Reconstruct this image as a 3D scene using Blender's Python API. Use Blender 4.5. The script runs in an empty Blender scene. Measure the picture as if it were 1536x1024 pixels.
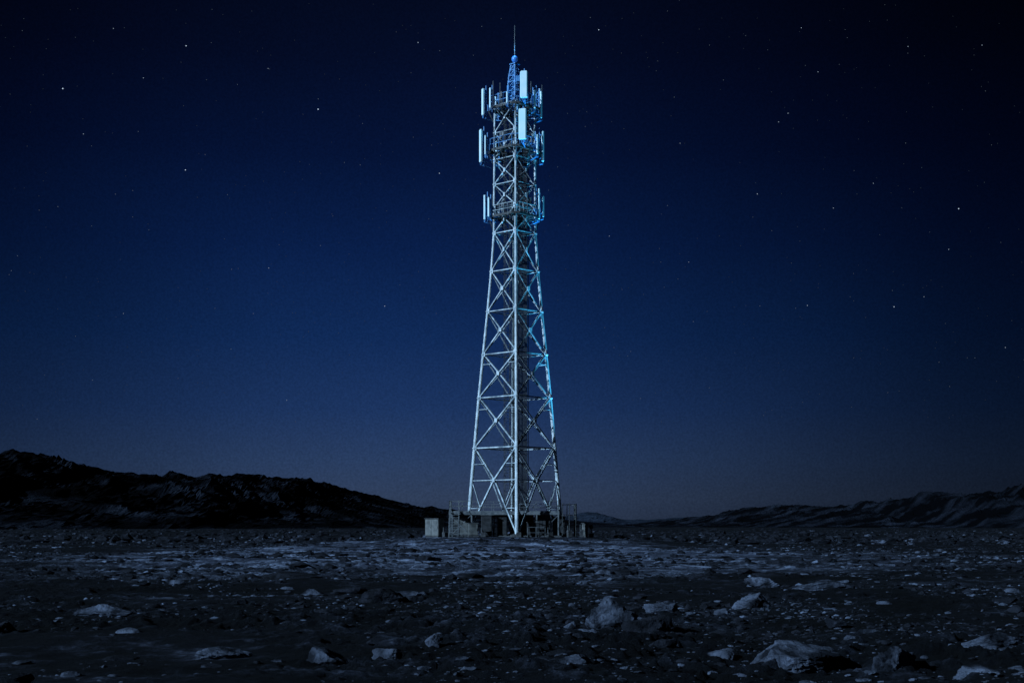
import bpy, math, random
import numpy as np
from mathutils import Vector, Matrix, noise as mn
random.seed(7); rng=np.random.default_rng(11)
scene=bpy.context.scene
scene.view_settings.view_transform='Standard'; scene.view_settings.look='None'
scene.view_settings.exposure=0

# ---------------------------------------------------------------- noise
def _h(ix,iy,s):
    n=(ix.astype(np.int64)*374761393+iy.astype(np.int64)*668265263+s*1442695041)&0xffffffff
    n=((n^(n>>13))*1274126177)&0xffffffff
    n=(n^(n>>16))&0xffffffff
    return n/4294967295.0
def vnoise(x,y,s=0):
    ix=np.floor(x);iy=np.floor(y);fx=x-ix;fy=y-iy
    fx=fx*fx*fx*(fx*(fx*6-15)+10);fy=fy*fy*fy*(fy*(fy*6-15)+10)
    a=_h(ix,iy,s);b=_h(ix+1,iy,s);c=_h(ix,iy+1,s);d=_h(ix+1,iy+1,s)
    return (a+(b-a)*fx)*(1-fy)+(c+(d-c)*fx)*fy
def fbm(x,y,o=4,s=0,g=.5):
    r=0;a=1;t=0
    for i in range(o):
        c,sn=math.cos(.6*i),math.sin(.6*i)
        r=r+a*(vnoise(x*c-y*sn,x*sn+y*c,s+i*17)*2-1);t+=a;a*=g;x=x*2.03;y=y*2.03
    return r/t
def ridged(x,y,o=5,s=0,g=.5):
    r=0;a=1;t=0
    for i in range(o):
        c,sn=math.cos(.7*i),math.sin(.7*i)
        r=r+a*(1-np.abs(vnoise(x*c-y*sn,x*sn+y*c,s+i*31)*2-1))**2;t+=a;a*=g;x=x*2.1;y=y*2.1
    return r/t
def ground_parts(x,y):
    x=np.asarray(x,float);y=np.asarray(y,float)
    d=np.hypot(x,y+150)
    far=np.clip(1-d/260,0,1)
    h=.26*fbm(x/17,y/17,3,5)
    h=h+.22*fbm(x/3.6,y/3.1,4,9,.6)*np.clip(1.1-d/260,.2,1)
    rz=np.clip(fbm(x/8,y/8,3,71)*2.0+.45,.12,1.3)      # rubbly and smoother areas
    rg=ridged(x/1.5,y/1.2,6,21,.62)-.45
    h=h+rz*.18*rg*np.clip(1.3-d/200,0,1)
    b1=np.maximum(0,fbm(x/.42,y/.40,3,33,.6)-.14)
    h=h+rz*.30*np.minimum(b1,.30)*np.clip(1.2-d/150,0,1)
    b2=fbm(x/.17,y/.17,2,43)
    h=h+rz*.05*b2*np.clip(1-d/60,0,1)
    h=h*(.45+.55*far)
    m=np.exp(-((x/17)**2+(y/14)**2)**1.6)
    h=h+(1-m)*(.9*np.maximum(0,fbm(x/22,y/45,5,88,.62)-.06)+.35*np.maximum(0,fbm(x/4,y/9,3,98,.6)))*np.clip((d-135)/130,0,1)*np.clip(1.6-d/900,0,1)
    h=h*(1-.5*m)+.85*m
    crest=np.clip(.35+1.3*rg+1.6*np.minimum(b1,.35)+.35*b2,0,1)
    return h,crest
def ground_h(x,y): return ground_parts(x,y)[0]
def gh(x,y): return float(ground_h(np.array([x]),np.array([y]))[0])

# ---------------------------------------------------------------- helpers
def new_obj(name,verts,faces,mat=None,parent=None,smooth=False):
    me=bpy.data.meshes.new(name);me.from_pydata([tuple(v) for v in verts],[],faces);me.update()
    o=bpy.data.objects.new(name,me);scene.collection.objects.link(o)
    if mat: me.materials.append(mat)
    if parent: o.parent=parent
    if smooth: me.polygons.foreach_set('use_smooth',[True]*len(me.polygons))
    return o
def np_mesh(name,V,F,mat,smooth=True):
    me=bpy.data.meshes.new(name)
    n=len(V);k=F.shape[1]
    me.vertices.add(n);me.vertices.foreach_set('co',V.astype(np.float32).ravel())
    me.loops.add(F.size);me.loops.foreach_set('vertex_index',F.astype(np.int32).ravel())
    me.polygons.add(len(F));me.polygons.foreach_set('loop_start',np.arange(0,F.size,k,dtype=np.int32))
    me.polygons.foreach_set('loop_total',np.full(len(F),k,dtype=np.int32))
    me.update(calc_edges=True)
    me.polygons.foreach_set('use_smooth',np.full(len(me.polygons),smooth))
    me.materials.append(mat)
    o=bpy.data.objects.new(name,me);scene.collection.objects.link(o);return o
def empty(name,loc=(0,0,0)):
    e=bpy.data.objects.new(name,None);e.location=loc;scene.collection.objects.link(e);return e
class MB:
    def __init__(s): s.v=[];s.f=[]
    def beam(s,a,b,w,h=None,up=(0,0,1)):
        h=h or w;a=Vector(a);b=Vector(b);d=(b-a).normalized();u=Vector(up)
        if abs(d.dot(u))>.98:u=Vector((0,1,0))
        x=d.cross(u).normalized();y=x.cross(d).normalized();n=len(s.v)
        for p in (a,b):
            for i,j in((-1,-1),(1,-1),(1,1),(-1,1)): s.v.append(p+x*(i*w/2)+y*(j*h/2))
        s.f+=[(n,n+3,n+2,n+1),(n+4,n+5,n+6,n+7)]+[(n+i,n+(i+1)%4,n+4+(i+1)%4,n+4+i) for i in range(4)]
    def angle(s,a,b,w,up=(0,0,1),t=.03):
        a=Vector(a);b=Vector(b);d=(b-a).normalized();u=Vector(up)
        if abs(d.dot(u))>.98:u=Vector((0,1,0))
        x=d.cross(u).normalized();y=x.cross(d).normalized()
        s.beam(a,b,w,t,up);o=-y*(w/2+t/2+.001)+x*(w/2-t/2)
        s.beam(a+o,b+o,t,w,up)
    def tube(s,a,b,r,r2=None,n=10,cap=True):
        r2=r if r2 is None else r2
        a=Vector(a);b=Vector(b);d=(b-a).normalized();u=Vector((0,0,1))
        if abs(d.dot(u))>.98:u=Vector((0,1,0))
        x=d.cross(u).normalized();y=x.cross(d);k=len(s.v)
        for p,q in((a,r),(b,r2)):
            for i in range(n):
                t=2*math.pi*i/n;s.v.append(p+x*(math.cos(t)*q)+y*(math.sin(t)*q))
        s.f+=[(k+i,k+(i+1)%n,k+n+(i+1)%n,k+n+i) for i in range(n)]
        if cap: s.f+=[tuple(k+n-1-i for i in range(n)),tuple(k+n+i for i in range(n))]
    def box(s,c,sz,rot=0,bev=0):
        cx,cy,cz=c;X,Y,Z=[q/2 for q in sz];co,si=math.cos(rot),math.sin(rot);k=len(s.v)
        b=bev
        if b<=0: ring=[(-X,-Y),(X,-Y),(X,Y),(-X,Y)]
        else: ring=[(-X+b,-Y),(X-b,-Y),(X,-Y+b),(X,Y-b),(X-b,Y),(-X+b,Y),(-X,Y-b),(-X,-Y+b)]
        n=len(ring)
        levels=[(-Z,1),(Z,1)] if b<=0 else [(-Z,1-b/max(X,Y)),(-Z+b,1),(Z-b,1),(Z,1-b/max(X,Y))]
        for z,sc in levels:
            for x,y in ring:
                x*=sc;y*=sc;s.v.append(Vector((cx+x*co-y*si,cy+x*si+y*co,cz+z)))
        for l in range(len(levels)-1):
            s.f+=[(k+l*n+i,k+l*n+(i+1)%n,k+(l+1)*n+(i+1)%n,k+(l+1)*n+i) for i in range(n)]
        s.f+=[tuple(k+n-1-i for i in range(n)),tuple(k+(len(levels)-1)*n+i for i in range(n))]
    def make(s,name,mat,parent=None,smooth=False): return new_obj(name,s.v,s.f,mat,parent,smooth)

# ---------------------------------------------------------------- materials
def mat_base(name,rough=.6,metal=0):
    m=bpy.data.materials.new(name);m.use_nodes=True;nt=m.node_tree;b=nt.nodes['Principled BSDF']
    b.inputs['Roughness'].default_value=rough;b.inputs['Metallic'].default_value=metal
    return m,nt,b
def N(nt,t,**k):
    n=nt.nodes.new(t)
    for a,v in k.items(): setattr(n,a,v)
    return n
def noise_mat(name,c1,c2,scale=3,rough=.6,metal=0,bump=0,bscale=20,lo=.35,hi=.65,spec=.4,detail=6):
    m,nt,b=mat_base(name,rough,metal)
    tc=N(nt,'ShaderNodeTexCoord');no=N(nt,'ShaderNodeTexNoise')
    no.inputs['Scale'].default_value=scale;no.inputs['Detail'].default_value=detail
    nt.links.new(tc.outputs['Object'],no.inputs['Vector'])
    cr=N(nt,'ShaderNodeValToRGB');cr.color_ramp.elements[0].position=lo;cr.color_ramp.elements[1].position=hi
    cr.color_ramp.elements[0].color=(*c1,1);cr.color_ramp.elements[1].color=(*c2,1)
    nt.links.new(no.outputs['Fac'],cr.inputs['Fac']);nt.links.new(cr.outputs['Color'],b.inputs['Base Color'])
    b.inputs['Specular IOR Level'].default_value=spec
    if bump:
        n2=N(nt,'ShaderNodeTexNoise');n2.inputs['Scale'].default_value=bscale;n2.inputs['Detail'].default_value=8
        n2.inputs['Roughness'].default_value=.65
        nt.links.new(tc.outputs['Object'],n2.inputs['Vector'])
        bp=N(nt,'ShaderNodeBump');bp.inputs['Strength'].default_value=1;bp.inputs['Distance'].default_value=bump
        nt.links.new(n2.outputs['Fac'],bp.inputs['Height']);nt.links.new(bp.outputs['Normal'],b.inputs['Normal'])
    return m
M_galv=noise_mat('galvanised_steel',(.34,.40,.44),(.62,.68,.71),1.3,.45,.2)
M_brace=noise_mat('brace_steel',(.14,.18,.21),(.54,.61,.65),1.6,.5,.2)
M_dark=noise_mat('dark_cable',(.010,.012,.015),(.03,.034,.04),3,.6,0)
M_deck=noise_mat('deck_steel',(.025,.028,.031),(.08,.085,.09),4,.6,.2)
M_white=noise_mat('antenna_white_cyan_lit',(.62,.88,.94),(.78,.95,.98),1.2,.4)  # white panels with the cyan light on them tinted into the colour
M_cab=noise_mat('cabinet_paint',(.06,.063,.062),(.13,.13,.125),2.2,.6,bump=.004,bscale=6)
M_cabd=noise_mat('cabinet_dark_paint',(.008,.009,.011),(.028,.03,.034),2.2,.6)
M_conc=noise_mat('concrete',(.025,.027,.031),(.075,.077,.082),2.5,.9,bump=.01,bscale=14)
M_blue=noise_mat('blue_paint',(.06,.22,.50),(.12,.34,.66),1.6,.5)
M_rail=noise_mat('weathered_rail_steel',(.06,.07,.08),(.16,.17,.18),3,.6,.1)

# ground
def ground_mat():
    m,nt,b=mat_base('desert_ground_lit_pool',.95);b.inputs['Specular IOR Level'].default_value=.12
    L=nt.links.new
    geo=N(nt,'ShaderNodeNewGeometry')
    def noise(sc,det=8,r=.6,vec=None):
        n=N(nt,'ShaderNodeTexNoise');n.inputs['Scale'].default_value=sc;n.inputs['Detail'].default_value=det;n.inputs['Roughness'].default_value=r
        L(vec or geo.outputs['Position'],n.inputs['Vector']);return n.outputs['Fac']
    def math_(op,a,bb,clamp=False):
        n=N(nt,'ShaderNodeMath',operation=op,use_clamp=clamp)
        for i,v in enumerate((a,bb)):
            if v is None: continue
            if isinstance(v,(int,float)): n.inputs[i].default_value=v
            else: L(v,n.inputs[i])
        return n.outputs[0]
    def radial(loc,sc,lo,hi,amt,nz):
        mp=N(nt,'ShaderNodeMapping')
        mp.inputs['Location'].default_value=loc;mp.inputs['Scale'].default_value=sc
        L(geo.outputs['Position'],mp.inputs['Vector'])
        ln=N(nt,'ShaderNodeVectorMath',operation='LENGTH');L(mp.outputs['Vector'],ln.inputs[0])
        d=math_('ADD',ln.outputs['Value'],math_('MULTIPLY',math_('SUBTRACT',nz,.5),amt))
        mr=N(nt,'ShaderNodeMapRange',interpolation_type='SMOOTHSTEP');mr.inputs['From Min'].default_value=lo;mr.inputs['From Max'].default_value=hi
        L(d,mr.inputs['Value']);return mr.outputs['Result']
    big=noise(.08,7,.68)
    lit_pool=radial((.12,.88,0),(1/29,1/52,0),1.2,.3,2.4,big)  # pool of light around the tower, painted as paler ground colour
    cat_=N(nt,'ShaderNodeAttribute');cat_.attribute_name='crest'
    med=noise(.5,10,.7);fine=noise(6,8,.78)
    mixn=math_('ADD',math_('MULTIPLY',med,.50),math_('MULTIPLY',fine,.38))
    mixn=math_('ADD',mixn,math_('MULTIPLY',cat_.outputs['Fac'],.12))  # bump tops painted paler and crevices darker, as light would leave them
    mixn=math_('ADD',mixn,math_('MULTIPLY',math_('SUBTRACT',noise(.13,4,.6),.5),.30))
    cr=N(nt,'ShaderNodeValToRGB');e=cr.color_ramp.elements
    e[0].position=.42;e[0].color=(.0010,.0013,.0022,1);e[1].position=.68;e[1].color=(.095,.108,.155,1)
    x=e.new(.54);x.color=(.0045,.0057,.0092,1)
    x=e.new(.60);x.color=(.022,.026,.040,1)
    L(mixn,cr.inputs['Fac'])  # dark ramp paints the dim foreground and vignetted edges into the ground
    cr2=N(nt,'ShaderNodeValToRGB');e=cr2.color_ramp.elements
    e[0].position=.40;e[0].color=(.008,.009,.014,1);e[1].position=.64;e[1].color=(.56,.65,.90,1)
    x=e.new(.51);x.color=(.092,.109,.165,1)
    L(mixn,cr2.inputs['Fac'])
    mx=N(nt,'ShaderNodeMixRGB');L(lit_pool,mx.inputs[0]);L(cr.outputs['Color'],mx.inputs[1]);L(cr2.outputs['Color'],mx.inputs[2])
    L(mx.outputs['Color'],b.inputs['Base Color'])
    bp=N(nt,'ShaderNodeBump');bp.inputs['Strength'].default_value=1;bp.inputs['Distance'].default_value=.28
    hh=math_('ADD',math_('MULTIPLY',noise(3.2,12,.76),1.0),math_('MULTIPLY',noise(.35,4,.5),1.2))
    L(hh,bp.inputs['Height']);L(bp.outputs['Normal'],b.inputs['Normal'])
    return m
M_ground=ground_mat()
M_rock=noise_mat('rock_stone',(.007,.0085,.013),(.10,.115,.16),2.2,.9,bump=.09,bscale=6,lo=.41,hi=.67,spec=.12,detail=10)
M_rockp=noise_mat('pale_stone',(.006,.008,.012),(.20,.235,.33),.5,.9,bump=.03,bscale=14,lo=.46,hi=.70,spec=.12,detail=10)
M_rockd=noise_mat('dark_rock_stone',(.002,.0025,.004),(.016,.018,.026),2.2,.9,bump=.08,bscale=7,spec=.12)
M_hill=noise_mat('hill_rock',(.0013,.0016,.0027),(.023,.027,.040),.022,.95,bump=9,bscale=.05,lo=.46,hi=.70,spec=.03,detail=14)
M_hillr=noise_mat('hill_rock_dark',(.001,.0013,.0022),(.021,.025,.038),.03,.95,bump=10,bscale=.06,lo=.46,hi=.72,spec=.03,detail=14)
M_hill2=noise_mat('far_hill_hazed',(.012,.017,.028),(.026,.035,.055),.01,.95,spec=.03,detail=10)  # distance haze painted in as a lighter, bluer hill colour

# ---------------------------------------------------------------- ground sheet
nr,nc=1500,760
t=np.linspace(0,1,nr);dist=8.0*(9000/8.0)**t
u=np.linspace(-1,1,nc);u=.75*u+.25*u**3
U,D=np.meshgrid(u,dist);X=U*(9+.62*D);Y=D-150
Z,CR=ground_parts(X,Y)
V=np.stack([X.ravel(),Y.ravel(),Z.ravel()],1)
i=np.arange(nr-1)[:,None]*nc+np.arange(nc-1)[None,:]
F=np.stack([i,i+1,i+nc+1,i+nc],-1).reshape(-1,4)
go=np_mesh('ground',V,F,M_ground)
am=go.data.attributes.new('crest','FLOAT','POINT');am.data.foreach_set('value',CR.ravel().astype(np.float32))

# ---------------------------------------------------------------- hills
def hills(name,crest,foot,back,mat,seed,x0,x1,amp=1,nx=620,ny=170,rug=.42,fs=1.0,sm=False):
    cx=[c[0] for c in crest];cy=[c[1] for c in crest];cz=[c[2] for c in crest]
    xs=np.linspace(x0,x1,nx);v=np.linspace(-1,1,ny)
    Xg,Vg=np.meshgrid(xs,v)
    yc=np.interp(Xg,cx,cy);zc=np.interp(Xg,cx,cz)
    Yg=yc+np.where(Vg<0,Vg*foot,Vg*back)
    prof=np.clip(1-np.abs(Vg),0,1)**1.15
    wx=Xg+60*fbm(Xg/180,Yg/180,3,seed+5);wy=Yg+60*fbm(Xg/180,Yg/180,3,seed+6)
    rd=ridged(wx/170/fs,wy/260/fs,6,seed,.55)-.5
    fine=ridged(wx/40/fs,wy/75/fs,5,seed+90,.6)-.5
    env=np.clip(1-np.abs(Vg),0,1)
    h=zc*(prof+ (rd*1.0)*env*(1-.80*prof)*amp)+ fine*np.minimum(zc,45)*rug*env**.6*(1-.55*prof)
    h=np.where(env<=0.001,-3,h)-2*(1-env)
    V=np.stack([Xg.ravel(),Yg.ravel(),h.ravel()],1)
    i=np.arange(ny-1)[:,None]*nx+np.arange(nx-1)[None,:]
    F=np.stack([i,i+1,i+nx+1,i+nx],-1).reshape(-1,4)
    return np_mesh(name,V,F,mat,sm)
f=2145.
def P(px,above,d): return ((px-768)/f*d, d-150, above/f*d+2)   # bearing / angular height / range of survey points
left=[P(a,b,c) for a,b,c in[(-500,90,1000),(-250,112,1050),(-80,104,1100),(0,105,1120),(60,106,1140),(120,97,1160),(150,95,1180),(190,80,1220),(235,81,1240),(290,72,1280),
      (330,74,1300),(380,79,1330),(420,72,1370),(470,69,1400),(500,59,1450),(560,43,1520),(620,31,1600),(680,23,1750),(740,17,1850),(800,13,1950),(860,8,2050),(930,2,2150)]]
hills('hills',left,660,700,M_hill,3,left[0][0],left[-1][0],rug=.48)
right=[P(a,b,c) for a,b,c in[(940,2,2300),(1010,10,2200),(1060,16,2100),(1110,25,2000),(1160,30,1900),(1200,34,1850),(1250,29,1750),(1290,33,1650),(1350,41,1550),(1400,47,1450),(1460,50,1400),(1536,60,1300),(1700,70,1250),(2000,80,1200)]]
hills('hills',right,640,700,M_hillr,55,right[0][0],right[-1][0],1.2,rug=.6,fs=.68)
far=[P(a,b,c) for a,b,c in[(300,8,4200),(600,14,4200),(760,12,4200),(850,14,4200),(880,20,4200),(905,18,4200),(930,10,4200),(970,9,4200),(1020,12,4300),(1100,14,4300),(1300,20,4300),(1700,20,4300)]]
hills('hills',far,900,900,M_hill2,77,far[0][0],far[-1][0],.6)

# ---------------------------------------------------------------- rocks
import bmesh
def ico(sub):
    bm=bmesh.new();bmesh.ops.create_icosphere(bm,subdivisions=sub,radius=1)
    v=np.array([tuple(x.co) for x in bm.verts]);fc=np.array([[q.index for q in p.verts] for p in bm.faces]);bm.free();return v,fc
def rock_shape(v,r,nplanes=14):
    n=r.normal(size=(nplanes,3));n/=np.linalg.norm(n,axis=1)[:,None]
    dd=r.uniform(.45,1.0,nplanes)
    dots=v@n.T
    rad=np.where(dots>.05,dd/np.maximum(dots,.05),9).min(1)
    rad=np.minimum(rad,1.2)
    return v*rad[:,None]
def boulder(x,y,w,h,mat,seed,dep=.8):
    r=np.random.default_rng(seed);v,fc=ico(5);p=rock_shape(v,r,13)
    off=r.uniform(0,50,3)
    nn=np.array([mn.fractal(Vector(q*1.8+off),.7,2.1,7) for q in p])
    p=p*(1+.15*nn[:,None])
    p=p*np.array([w/2,w/2*dep,h*.85]);z=gh(x,y)
    p=p+np.array([x,y,z+h*.12])
    np_mesh('boulder',p,fc,mat,False)
B=[(1.65,-120.8,1.3,.58,0),(2.65,-121.5,1.15,.54,1),(3.4,-116.2,1.0,.38,0),(5.6,-114.8,1.15,.48,0),(3.85,-128.8,1.5,.36,0),(4.95,-130.2,.75,.34,0),
(7.15,-127.4,1.1,.3,0),(-3.05,-128.5,.75,.26,0),(-6,-109,1.1,.24,0),(-5.4,-64,1.6,.4,1),(-1.6,-126.4,.28,.18,0),(.9,-121.8,.42,.26,0),(-9.6,-117,1.3,.24,0),
(-5,-126.7,.8,.18,0),(9.2,-107,2.2,.36,0),(3.1,-126.7,.45,.2,0),(.9,-81,.9,.3,1),(-10.2,-122,1.0,.3,1),(6.3,-121,.6,.2,0),(-2.1,-128.9,.45,.16,0),(7.9,-104,1.3,.3,0),(-3.6,-112,1.3,.35,1),(-8,-100,2.2,.45,1),
(2.2,-118.5,.5,.2,0),(1.3,-122.6,.35,.2,0),(4.4,-118,.4,.15,0),(8.8,-125.8,1.1,.25,0),(5.9,-131,.7,.2,0),(.6,-130.4,.5,.16,0)]
for k,(x,y,w,h,dk) in enumerate(B): boulder(x,y,w,h,M_rockd if dk else M_rock,100+k*3)

def scatter(name,n,xr,yr,smin,smax,mat,seed,sub,power=3.0,flat=.5,grow=1.5):
    r=np.random.default_rng(seed);v,fc=ico(sub);shapes=[rock_shape(v,r,9) for _ in range(24)]
    a=np.log(yr[0]);bq=np.log(yr[1]);d=np.exp(r.uniform(a,bq,n));x=r.uniform(-1,1,n)*(4+xr*d);y=d-150
    cl=fbm(x/5,y/5,3,61);keep=cl>r.uniform(-.35,.5,n);x=x[keep];y=y[keep];d=d[keep];n=len(x)
    s=smin+(smax-smin)*r.uniform(0,1,n)**power*1.0
    s=s*np.clip(d/40,.7,grow)
    inside=(np.abs(x)<9)&(np.abs(y)<8);s=np.where(inside,s*.25,s)
    z=ground_h(x,y);nv=len(v)
    sh=np.stack(shapes)[np.arange(n)%24]
    t=r.uniform(0,6.28,n);c=np.cos(t)[:,None];q=np.sin(t)[:,None]
    sx=(s*r.uniform(.7,1.6,n))[:,None];sy=(s*r.uniform(.7,1.2,n))[:,None];sz=(s*flat*r.uniform(.5,1.3,n))[:,None]
    P_=np.stack([(sh[:,:,0]*c-sh[:,:,1]*q)*sx+x[:,None],(sh[:,:,0]*q+sh[:,:,1]*c)*sy+y[:,None],sh[:,:,2]*sz+z[:,None]],-1)
    FF=(fc[None]+np.arange(n)[:,None,None]*nv).reshape(-1,3)
    np_mesh(name,P_.reshape(-1,3),FF,mat,False)
scatter('rocks',1700,.42,(14,190),.05,.28,M_rock,5,3,5.0,.45)
scatter('rocks',5000,.42,(14,80),.03,.13,M_rock,25,2,3.0,.5)
scatter('gravel_stones',30000,.42,(12,60),.012,.05,M_rock,6,1,2.0,.5)
scatter('rocks',1500,.42,(14,190),.08,.42,M_rockd,8,3,4.0,.4)
scatter('gravel_stones',28000,.42,(30,150),.02,.13,M_rockp,16,1,4.0,.5,2.0)
scatter('gravel_stones',20000,.42,(26,170),.03,.20,M_rockd,17,1,3.0,.6,2.0)
scatter('gravel_stones',12000,.45,(150,650),.12,.55,M_rockd,18,1,3.0,.6,2.0)
scatter('gravel_stones',3500,.45,(150,500),.10,.36,M_rock,19,1,3.0,.6,2.0)

# ---------------------------------------------------------------- tower
G=.80
tower=empty('lattice_cell_tower',(0,0,0));tower.rotation_euler=(0,0,math.radians(2.5))
W=[(G,5.0),(4.0,4.72),(10.1,4.2),(15.36,3.74),(19.9,3.29),(24.4,2.83),(28.6,2.45),(32.6,2.17),(46.2,2.10)]
def hw(z): return float(np.interp(z,[w[0] for w in W],[w[1] for w in W]))
dirs=[(-1,0),(0,-1),(1,0),(0,1)]
def leg(k,z): d=dirs[k%4];h=hw(z);return Vector((d[0]*h,d[1]*h,z))
levels=[G+.1,10.1,15.36,19.9,24.4,28.6,32.6,35.2,37.7,40.3,43.1,46.0]
mb=MB()
for k in range(4):
    for a,b in zip(levels[:-1],levels[1:]):
        zs=[a,b] if not(a<4<b) else [a,4.0,b]
        for p,q in zip(zs[:-1],zs[1:]):
            r=.21-.0026*p
            mb.tube(leg(k,p),leg(k,q),r,r-.0026*(q-p),12)
    for z in levels[1:-1]:
        pz=leg(k,z);mb.tube(pz-Vector((0,0,.06)),pz+Vector((0,0,.06)),.28-.003*z,n=12)
mb.make('legs',M_galv,tower,False)
mb=MB();gp=MB()
for k in range(4):
    d1=Vector((dirs[k][0]+dirs[(k+1)%4][0],dirs[k][1]+dirs[(k+1)%4][1],0)).normalized()
    for li,(a,b) in enumerate(zip(levels[:-1],levels[1:])):
        w=.155-.0018*a
        A0,B0,A1,B1=leg(k,a),leg(k+1,a),leg(k,b),leg(k+1,b)
        if li==0: cz=6.7
        else: 
            wa,wb=hw(a),hw(b);cz=a+(b-a)*wa/(wa+wb)
        C=(leg(k,cz)+leg(k+1,cz))/2
        o=d1*(w*.55)
        mb.angle(A0+o,C+o,w,d1);mb.angle(C+o,B1+o,w,d1)
        mb.angle(B0-o,C-o,w,d1);mb.angle(C-o,A1-o,w,d1)
        mb.angle(A1,B1,w*.85,d1)
        gp.beam(C-Vector((0,0,.2))+d1*.12,C+Vector((0,0,.2))+d1*.12,.38 if li<5 else .2,.03,d1)
        if li<3:
            for P0,P1,T in((A0,C,k),(B0,C,k+1)) if li==0 else ():
                mid=(P0+P1)/2;mb.angle(mid,leg(T,mid.z),w*.45,d1)
                mb.angle(mid,leg(T,cz),w*.45,d1)
            for P0,P1,T in((A1,C,k),(B1,C,k+1)):
                mid=(P0+P1)/2;mb.angle(mid,leg(T,mid.z),w*.45,d1)
        if li==0: mb.angle(leg(k,cz),leg(k+1,cz),w*.55,d1)
        for T,q in((k,A1),(k+1,B1)):
            inn=(C-q);inn.z=0;inn.normalize()
            gp.beam(q+inn*.2-Vector((0,0,.22))+d1*.05,q+inn*.2+Vector((0,0,.22))+d1*.05,.26-.003*b,.03,d1)
mb.make('face_bracing',M_brace,tower);gp.make('gusset_plates',M_galv,tower)
mb=MB()
for z in levels[1:]:
    mb.beam(leg(0,z),leg(2,z)+Vector((0,0,0)),.08,.06);mb.beam(leg(1,z-.1),leg(3,z-.1),.08,.06)
mb.make('plan_bracing',M_deck,tower)
# climbing ladder + cage + cables
mb=MB();lx,ly=-.75,.1
for sx in(-.28,.28): mb.beam((lx+sx,ly,G),(lx+sx,ly,46.2),.07,.07)
z=G+.3
while z<46: mb.beam((lx-.28,ly,z),(lx+.28,ly,z),.035);z+=.32
z=4
while z<46:
    pts=[(lx+.42*math.cos(t),ly-.1-.62*math.sin(t),z) for t in np.linspace(-.1,math.pi+.1,8)]
    for p,q in zip(pts[:-1],pts[1:]): mb.beam(p,q,.05,.03)
    z+=1.3
for t in np.linspace(.3,math.pi-.3,4): mb.beam((lx+.42*math.cos(t),ly-.1-.62*math.sin(t),4),(lx+.42*math.cos(t),ly-.1-.62*math.sin(t),46),.035)
mb.make('climbing_ladder',M_deck,tower)
mb=MB()
for i_ in range(8):
    xx=.45+i_*.12;mb.tube((xx,.35,G),(xx,.35,45.5-random.random()*8),.05,n=6)
for i_ in range(4):
    xx=-.2+i_*.1;mb.tube((xx,.6,G),(xx,.6,44-random.random()*8),.04,n=6)
z=2
while z<45: mb.beam((.35,.42,z),(1.45,.42,z),.06,.05);z+=1.25
for xx in(.33,1.45): mb.beam((xx,.46,G),(xx,.46,45.5),.08,.06)
mb.make('feeder_cables',M_dark,tower)

# platforms
def ringpt(s,k,z): d=dirs[k%4];return Vector((d[0]*s,d[1]*s,z))
def platform(zf,s,rail,name):
    e=MB();dk=MB()
    for k in range(4):
        def seg(k,z,ss=s):
            a,b=ringpt(ss,k,z),ringpt(ss,k+1,z);return a.lerp(b,.14),a.lerp(b,.86)
        p,q=seg(k,zf);p2,_=seg(k+1,zf)
        dk.beam(p,q,.12,.24);dk.beam(q,p2,.12,.24)
        for rz in(rail*.5,rail):
            up=Vector((0,0,rz));e.beam(p+up,q+up,.05,.05);e.beam(q+up,p2+up,.05,.05)
        for t_ in np.linspace(0,1,6): 
            c=p.lerp(q,t_);e.beam(c,c+Vector((0,0,rail)),.045)
        ip,iq=seg(k,zf+.06,hw(zf)*.75)
        for t_ in np.linspace(0.02,.98,15): dk.beam(ip.lerp(iq,t_),p.lerp(q,t_)+Vector((0,0,.06)),.07,.03)
        dk.beam(ip,iq,.1,.1)
        L0=leg(k,zf-1.6);dk.beam(L0,ringpt(s*.93,k,zf-.15),.1,.1)
        m0=(leg(k,zf-1.3)+leg(k+1,zf-1.3))/2;dk.beam(m0,p.lerp(q,.5)-Vector((0,0,.14)),.08,.08)
        dk.beam(leg(k,zf-.1),ringpt(s*.93,k,zf-.1),.14,.2)
    e.make(name+'_handrail',M_blue if name!='lower_platform' else M_brace,tower);dk.make(name+'_deck',M_deck,tower)
platform(45.6,3.0,1.25,'upper_platform')
platform(41.2,3.0,1.2,'middle_platform')
platform(34.3,2.9,1.1,'lower_platform')
def antenna(x,y,z0,z1,w,dep,yaw,pole=True,mat=None,ext=.35):
    a=MB();b=MB();c,s=math.cos(yaw),math.sin(yaw)
    a.box((x,y,(z0+z1)/2),(dep,w,z1-z0),yaw,min(dep,w)*.25)
    o=a.make('panel_antenna',mat or M_white,tower)
    px,py=x-c*(dep/2+.22),y-s*(dep/2+.22)
    b.tube((px,py,z0-ext),(px,py,z1+ext),.05,n=8)
    for zz in(z0+.4,z1-.4): b.beam((px,py,zz),(x-c*dep*.4,y-s*dep*.4,zz),.1,.12)
    b.box((px-c*.2,py-s*.2,z0+.8),(.2,.32,.7),yaw,.03)
    b.beam((px,py,z0+.1),(px-c*1.2,py-s*1.2,z0+.1),.07,.07)
    for q in(-.1,.1):
        b.tube((x-s*q,y+c*q,z0),(x-s*q,y+c*q,z0-.25),.03,n=6);b.tube((x-s*q,y+c*q,z0-.25),(px-c*.9,py-s*.9,z0-.5),.03,n=6)
    b.make('antenna_mount',M_blue,tower)
R=math.radians
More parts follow.
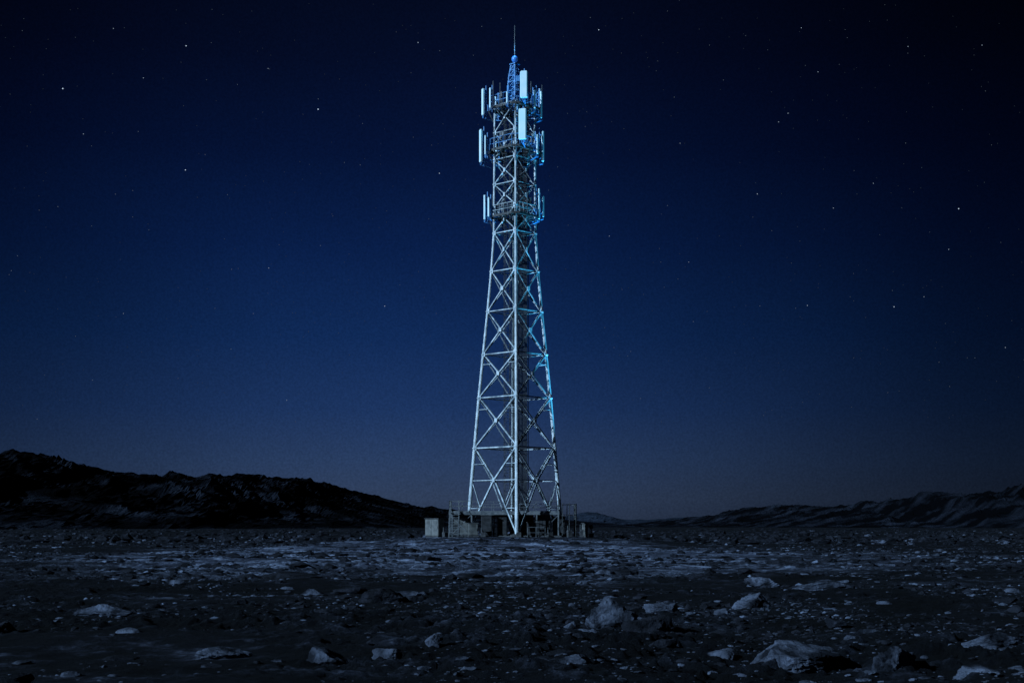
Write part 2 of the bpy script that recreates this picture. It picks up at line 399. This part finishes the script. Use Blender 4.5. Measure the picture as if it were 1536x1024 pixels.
# top tier
antenna(-3.32,-.15,44.9,47.7,.34,.26,R(205));antenna(-2.6,-1.15,45.4,47.5,.2,.16,R(225))
antenna(.82,-2.85,46.0,48.75,.76,.28,R(258));antenna(2.0,-1.6,45.3,47.2,.2,.15,R(300))
antenna(2.62,.3,45.0,47.9,.26,.2,R(-5));antenna(2.75,-.5,44.6,47.4,.2,.16,R(-35))
antenna(-1.9,1.9,45.2,47.5,.3,.2,R(135));antenna(.3,3.2,45.2,47.6,.4,.22,R(90));antenna(-.9,-2.6,45.5,46.7,.16,.16,R(250))
# second tier
antenna(-3.55,-.1,40.0,43.45,.36,.28,R(205));antenna(-3.1,-.95,40.6,42.6,.16,.15,R(220))
antenna(.66,-3.3,41.6,44.75,.8,.28,R(255));antenna(2.95,.1,40.2,43.4,.36,.26,R(-12))
antenna(2.3,-1.5,40.6,42.6,.2,.15,R(-50));antenna(1.5,2.2,40.4,42.8,.3,.2,R(55));antenna(-1.8,2,40.4,42.8,.3,.2,R(130))
# third tier
antenna(-3.15,-.1,34.0,36.6,.2,.2,R(200));antenna(-2.75,-.75,34.2,36.2,.22,.16,R(220))
antenna(2.5,-.65,34.0,37.2,.2,.18,R(-40));antenna(3.0,.1,34.4,36.6,.2,.18,R(-10));antenna(.2,3.0,34.2,36.4,.26,.2,R(90))
mb=MB()
for x,y,z0,z1 in[(-2.3,-1.2,45.6,48.2),(-1.6,-1.9,45.6,47.8),(1.6,-1.9,45.6,48.0),(2.9,.6,45.6,48.4),(-2.9,.5,41.2,43.2),(2.2,1.3,41.2,44.0),(-2.2,-1.1,41.2,43.5),(1.2,-2.3,34.3,36.4),(2.3,.9,34.3,37.4),(-2.3,.9,34.3,36.9),(-1.1,-2.3,41.2,43.0)]:
    mb.tube((x,y,z0),(x,y,z1),.035,n=6)
for z in(45.9,41.6,34.7):
    for k in range(9):
        a_=random.random()*6.28;r_=1.3+random.random()*.8
        mb.box((r_*math.cos(a_),r_*math.sin(a_),z+random.random()*.9+.3),(.25,.3,.45+random.random()*.3),a_,.04)
mb.make('remote_radio_units',M_rail,tower)
# narrow top mast
mb=MB()
zt0,zt1=46.0,50.3
def tw(z): return float(np.interp(z,[46,49.0,50.3],[.85,.62,.36]))
zz=np.linspace(zt0,zt1,8)
for k in range(4):
    for a,b in zip(zz[:-1],zz[1:]):
        A,A2=ringpt(tw(a),k,a),ringpt(tw(b),k,b);Bq,B2=ringpt(tw(a),k+1,a),ringpt(tw(b),k+1,b)
        mb.tube(A,A2,.075,n=8);mb.beam(A,B2,.06);mb.beam(A2,B2,.07)
mb.box((0,0,50.33),(.8,.8,.08),R(45));mb.tube((0,0,50.3),(0,0,50.6),.12,n=10)
for a_ in range(6): mb.beam((.3*math.cos(a_),.3*math.sin(a_),46),(.15*math.cos(a_),.15*math.sin(a_),50.2),.05)
mb.box((.35,-.75,48.6),(.5,.25,.6),0,.04);mb.box((-.6,-.4,47.6),(.4,.3,.8),.6,.04)
mb.make('top_mast',M_blue,tower)
mb=MB();mb.tube((0,0,51.1),(0,0,54.4),.045,.03,8);mb.make('lightning_rod',M_rail,tower)
# beacon
mB_,nt,b=mat_base('beacon_glass',.25);b.inputs['Base Color'].default_value=(.06,.25,.7,1)
b.inputs['Emission Color'].default_value=(.06,.28,.9,1);b.inputs['Emission Strength'].default_value=.12
v,fc=ico(3);v=v*.33*np.array([1,1,1.1])+np.array([0,0,50.87]);o=np_mesh('beacon_lamp',v,fc,mB_);o.parent=tower
l=bpy.data.lights.new('beacon_light','POINT');l.energy=170;l.color=(.1,.45,1);l.shadow_soft_size=.35
lo=bpy.data.objects.new('beacon_light',l);lo.location=(0,0,52.0);lo.parent=tower;scene.collection.objects.link(lo)

# footings
mb=MB()
for k in range(4):
    p=leg(k,G);mb.box((p.x,p.y,.75),(1.3,1.3,.7),R(0),.06);mb.box((p.x,p.y,1.13),(.8,.8,.08),0)
mb.make('concrete_footings',M_conc,tower)

# ---------------------------------------------------------------- base equipment
def cabinet(x,y,w,d,h,mat,z=None,rot=0,legs=.15,doors=1):
    z=gh(x,y) if z is None else z
    e=empty('equipment_cabinet',(x,y,z));e.rotation_euler=(0,0,rot)
    m=MB();m.box((0,0,legs+h/2),(w,d,h),0,.04);m.make('housing',mat,e)
    m=MB();m.box((0,0,legs+h+.045),(w+.14,d+.14,.08),0,.015);m.box((0,0,legs/2-.1),(w*.9,d*.9,legs+.2),0);m.make('roof_and_plinth',M_conc,e)
    m=MB()
    for i_ in range(doors):
        dw=w/doors;cx=-w/2+dw*(i_+.5)
        m.box((cx,-d/2-.012,legs+h*.5),(dw-.1,.024,h-.14),0);
        for j in range(6): m.box((cx,-d/2-.035,legs+h*.72+j*.05),(dw*.5,.02,.02),0)
        m.box((cx+dw*.36,-d/2-.045,legs+h*.5),(.04,.04,.2),0)
    m.make('doors_and_vents',mat,e)
    return e
cabinet(-8.35,-.6,1.65,1.2,1.75,M_cab,rot=-.5,doors=2)
cabinet(-4.25,-4.6,.95,.8,1.2,M_cab,rot=.15)
cabinet(-2.9,-2.4,1.1,1.0,2.0,M_cabd,doors=1)
cabinet(-1.3,-1.6,1.0,1.0,2.2,M_cabd,doors=2)
cabinet(1.9,-3.2,1.3,.9,1.3,M_cabd,doors=1)
cabinet(2.9,-1.0,1.6,1.2,2.3,M_cabd,doors=2)
cabinet(4.6,-1.3,1.3,1.0,1.9,M_cabd,doors=1)
cabinet(7.3,-1.2,.55,.45,1.25,M_cab,rot=-.3)
cabinet(.9,1.5,2.2,1.4,2.4,M_cabd,doors=2)

def railing(mb,pts,h,post=1.0,r=.035):
    for a,b in zip(pts[:-1],pts[1:]):
        a=Vector(a);b=Vector(b);n=max(1,int((b-a).length/post))
        for i_ in range(n+1): c=a.lerp(b,i_/n);mb.beam(c,c+Vector((0,0,h)),.05)
        for q in(.5,1): mb.beam(a+Vector((0,0,h*q)),b+Vector((0,0,h*q)),.045)
# elevated service deck
pl=empty('service_deck',(0,0,0));dz=3.45
mb=MB()
mb.box((-1.1,.4,dz),(11.4,5.6,.14),0)
for y in(-2.42,3.2): mb.beam((-6.8,y,dz-.2),(4.6,y,dz-.2),.14,.25)
for x in np.linspace(-6.7,4.5,7):
    mb.beam((x,-2.3,dz-.2),(x,3.1,dz-.2),.12,.2)
mb.make('deck',M_rail,pl)
mb=MB()
for x in np.linspace(-6.7,4.5,6):
    for y in(-2.4,3.15): mb.beam((x,y,.4),(x,y,dz-.32),.14,.14)
for a,b in(((-6.7,-2.4,.9),(-4.5,-2.4,3.1)),((-4.46,-2.5,.9),(-6.7,-2.5,3.1)),((2.3,-2.4,.9),(4.5,-2.4,3.1))): mb.beam(a,b,.07)
mb.make('posts',M_rail,pl)
mb=MB();railing(mb,[(-6.75,3.1,dz+.07),(-6.75,-2.35,dz+.07),(-3.9,-2.35,dz+.07)],1.05,.9)
railing(mb,[(3.5,-2.35,dz+.07),(4.55,-2.35,dz+.07),(4.55,3.1,dz+.07),(-6.75,3.1,dz+.07)],1.05,1.1)
railing(mb,[(-3.8,-2.35,dz+.07),(3.4,-2.35,dz+.07)],.7,1.3)
mb.make('handrail',M_rail,pl)
mb=MB() # stair
for i_ in range(11): mb.box((-6.2+i_*.0,-2.9-i_*.27,dz-.1-i_*.25),(.9,.26,.05),0)
for sx in(-.48,.48):
    mb.beam((-6.2+sx,-2.6,dz),(-6.2+sx,-5.7,.7),.06,.22);mb.beam((-6.2+sx,-2.6,dz+1),(-6.2+sx,-5.7,1.7),.05)
    for q in(0,.5,1): 
        c=Vector((-6.2+sx,-2.6,dz)).lerp(Vector((-6.2+sx,-5.7,.7)),q);mb.beam(c,c+Vector((0,0,1)),.05)
mb.make('stair',M_rail,pl)
# shelter
sh=empty('equipment_shelter',(-5.4,.6,gh(-5.4,.6)))
m=MB();m.box((0,0,1.15),(2.0,2.4,2.1),0,.03);m.make('walls',M_cabd,sh)
m=MB();m.box((0,-.1,2.32),(2.5,3.0,.14),0,.03);m.make('roof',M_cab,sh)
m=MB();m.box((.1,-1.225,1.05),(.8,.05,1.8),0);m.box((-.7,-1.225,1.5),(.4,.05,.5),0);m.make('door',M_cab,sh)
cp=empty('concrete_plinth',(0,0,0))
m=MB();m.box((-.4,-.3,.80),(10.5,6.4,.35),0,.05);m.make('slab',M_conc,cp)
# fence right
fe=empty('fence',(0,0,0));m=MB()
pts=[(4.9,-3.2,.75),(6.35,-2.4,.7),(6.4,3.5,.7),(4.9,5.0,.7)]
for a,b in zip(pts[:-1],pts[1:]):
    a=Vector(a);b=Vector(b);n=max(2,int((b-a).length/.8))
    for i_ in range(n+1): c=a.lerp(b,i_/n);m.tube(c,c+Vector((0,0,3.6)),.045,n=6)
    for q in(1.2,2.4,3.5): m.beam(a+Vector((0,0,q)),b+Vector((0,0,q)),.045)
m.make('rails_and_posts',M_deck,fe)
gr=empty('guard_rail',(0,0,0));m=MB()
railing(m,[(1.3,-5.6,.75),(3.0,-5.4,.75),(3.1,-4.0,.75)],1.1,.8);railing(m,[(-6.6,-6.2,.7),(-5.0,-6.3,.7)],1.0,.8)
m.make('rails',M_rail,gr)
for x,y,w,h in[(5.6,-4.0,.5,.7),(3.6,-4.6,.6,.5),(-3.2,-5.2,.5,.45),(-7.1,-3.0,.6,.5),(6.9,-2.2,.35,.8),(.4,-5.9,.5,.5)]:
    z=gh(x,y);jb=empty('junction_box',(x,y,z));m=MB()
    m.box((0,0,h/2),(w,w*.8,h),random.random(),.03);m.make('box',M_conc,jb)
    m=MB();m.beam((-w/2.5,-w*.1,0),(-w/2.5,-w*.1,h+.5),.05);m.make('conduit',M_rail,jb)
# floodlight (blue wash on the right side of the tower)
fl=empty('floodlight',(8.0,-.6,gh(8,-.6)))
m=MB();m.box((0,0,.2),(.5,.5,.4),0,.04);m.beam((0,0,.4),(0,0,.9),.1);m.tube((.05,0,.9),(-.08,0,1.3),.16,.26,14);m.make('lamp_housing',M_deck,fl)
l=bpy.data.lights.new('flood_beam','SPOT');l.energy=190000;l.color=(.07,.55,1);l.spot_size=R(33);l.spot_blend=1.0;l.shadow_soft_size=.12
lo=bpy.data.objects.new('flood_beam',l);lo.location=(-.1,0,1.4);lo.parent=fl
lo.rotation_euler=(Vector((3.6,0,46))-Vector((7.9,-.6,2.2))).to_track_quat('-Z','Y').to_euler();scene.collection.objects.link(lo)

# ---------------------------------------------------------------- stars
ms=bpy.data.materials.new('starlight');ms.use_nodes=True;nt=ms.node_tree;nt.nodes.clear()
em=N(nt,'ShaderNodeEmission');out=N(nt,'ShaderNodeOutputMaterial');at=N(nt,'ShaderNodeAttribute');at.attribute_name='mag'
em.inputs['Color'].default_value=(.62,.78,1,1);nt.links.new(at.outputs['Fac'],em.inputs['Strength']);nt.links.new(em.outputs[0],out.inputs[0])
try: ms.cycles.emission_sampling='NONE'
except: pass
cat=[]
for px,py,s in[(94,133,1.0),(477,164,1.0),(279,69,.8),(278,255,.8),(898,45,.8),(627,64,.5),(659,260,.6),(1438,313,.9),(1341,460,.7),(1211,458,.45),(1136,291,.5),(1182,170,.45),(1202,42,.4),(1227,108,.4),
  (577,459,.5),(403,402,.35),(402,103,.3),(125,201,.35),(215,117,.35),(1508,521,.4),(1423,374,.4),(1250,312,.4),(1362,70,.4),(1310,275,.35),(914,354,.3),(430,600,.3),(185,470,.25),(1033,393,.3),(1168,183,.4),(1386,445,.35),(1473,68,.35),(1020,215,.3),(170,43,.35)]:
    a=math.atan((px-768)/f);cat.append((a,math.atan((788-py)/f*math.cos(a)),s))
for _ in range(7000):
    a=random.uniform(-1.2,1.2);cat.append((a,math.asin(random.uniform(.07,.95)),.01+.13*random.random()**5))
v0,f0=ico(1);VV=[];FF=[];mag=[];RS=8000
for k,(a,e_,s) in enumerate(cat):
    c=np.array([math.sin(a)*math.cos(e_),math.cos(a)*math.cos(e_),math.sin(e_)])*RS+np.array([0,-150,2])
    r_=RS*(.00023+.00015*s);VV.append(v0*r_+c);FF.append(f0+k*len(v0));mag+= [s*1.0+.03]*len(v0)
st=np_mesh('stars',np.concatenate(VV),np.concatenate(FF),ms,False)
am=st.data.attributes.new('mag','FLOAT','POINT');am.data.foreach_set('value',np.array(mag,np.float32))

# ---------------------------------------------------------------- world
w=bpy.data.worlds.new('World');scene.world=w;w.use_nodes=True;nt=w.node_tree;L=nt.links.new
bg=nt.nodes['Background'];tc=N(nt,'ShaderNodeTexCoord')
sep=N(nt,'ShaderNodeSeparateXYZ');L(tc.outputs['Generated'],sep.inputs[0])
cr=N(nt,'ShaderNodeValToRGB');cr.color_ramp.interpolation='LINEAR';L(sep.outputs['Z'],cr.inputs['Fac'])
def s2l(c): return tuple(((q/255+.055)/1.055)**2.4 if q>10 else q/255/12.92 for q in c)
stops=[(0,(42,54,76)),(.02,(47,62,89)),(.045,(41,61,96)),(.08,(28,52,95)),(.13,(16,42,87)),(.19,(9,30,72)),(.25,(5,19,53)),(.31,(4,12,37)),(.37,(3,8,25)),(.6,(1,4,14))]
e=cr.color_ramp.elements
e[0].position=0;e[0].color=(*s2l(stops[0][1]),1);e[1].position=.6;e[1].color=(*s2l(stops[-1][1]),1)
for p,c in stops[1:-1]: q=e.new(p);q.color=(*s2l(c),1)
at_=N(nt,'ShaderNodeMath',operation='ARCTAN2');L(sep.outputs['X'],at_.inputs[0]);L(sep.outputs['Y'],at_.inputs[1])
sub=N(nt,'ShaderNodeMath',operation='ADD');L(at_.outputs[0],sub.inputs[0]);sub.inputs[1].default_value=.07
ab=N(nt,'ShaderNodeMath',operation='ABSOLUTE');L(sub.outputs[0],ab.inputs[0])
az=N(nt,'ShaderNodeMapRange',interpolation_type='SMOOTHSTEP');L(ab.outputs[0],az.inputs['Value'])
az.inputs['From Min'].default_value=.0;az.inputs['From Max'].default_value=.46;az.inputs['To Min'].default_value=1.0;az.inputs['To Max'].default_value=.17
ns=N(nt,'ShaderNodeTexNoise');ns.inputs['Scale'].default_value=4;ns.inputs['Detail'].default_value=5;L(tc.outputs['Generated'],ns.inputs['Vector'])
nm=N(nt,'ShaderNodeMapRange');L(ns.outputs['Fac'],nm.inputs['Value']);nm.inputs['To Min'].default_value=.75;nm.inputs['To Max'].default_value=1.25
mu=N(nt,'ShaderNodeMath',operation='MULTIPLY');L(az.outputs[0],mu.inputs[0]);L(nm.outputs[0],mu.inputs[1])
# fine film-grain noise over the sky brightness
n3=N(nt,'ShaderNodeTexNoise');n3.inputs['Scale'].default_value=700;n3.inputs['Detail'].default_value=2;L(tc.outputs['Generated'],n3.inputs['Vector'])
m3=N(nt,'ShaderNodeMapRange');L(n3.outputs['Fac'],m3.inputs['Value']);m3.inputs['From Min'].default_value=.3;m3.inputs['From Max'].default_value=.7;m3.inputs['To Min'].default_value=.87;m3.inputs['To Max'].default_value=1.13
mu2=N(nt,'ShaderNodeMath',operation='MULTIPLY');L(mu.outputs[0],mu2.inputs[0]);L(m3.outputs[0],mu2.inputs[1])
L(cr.outputs['Color'],bg.inputs['Color']);L(mu2.outputs[0],bg.inputs['Strength'])

# moon
l=bpy.data.lights.new('moon','SUN');l.energy=5.0;l.angle=R(.5);l.color=(.47,.72,1.0)
lo=bpy.data.objects.new('moon',l);el=R(22);az_=R(-125)
dv=Vector((math.sin(az_)*math.cos(el),math.cos(az_)*math.cos(el),math.sin(el)))
lo.rotation_euler=(-dv).to_track_quat('-Z','Y').to_euler();lo.location=(-40,-40,60);scene.collection.objects.link(lo)
# camera
cam=bpy.data.cameras.new('camera');co=bpy.data.objects.new('camera',cam);scene.collection.objects.link(co)
co.location=(-.28,-150,2.0);co.rotation_euler=(R(90),0,0);cam.sensor_width=36;cam.lens=50.27;cam.shift_y=276/1536;cam.clip_end=20000;cam.clip_start=.5
scene.camera=co
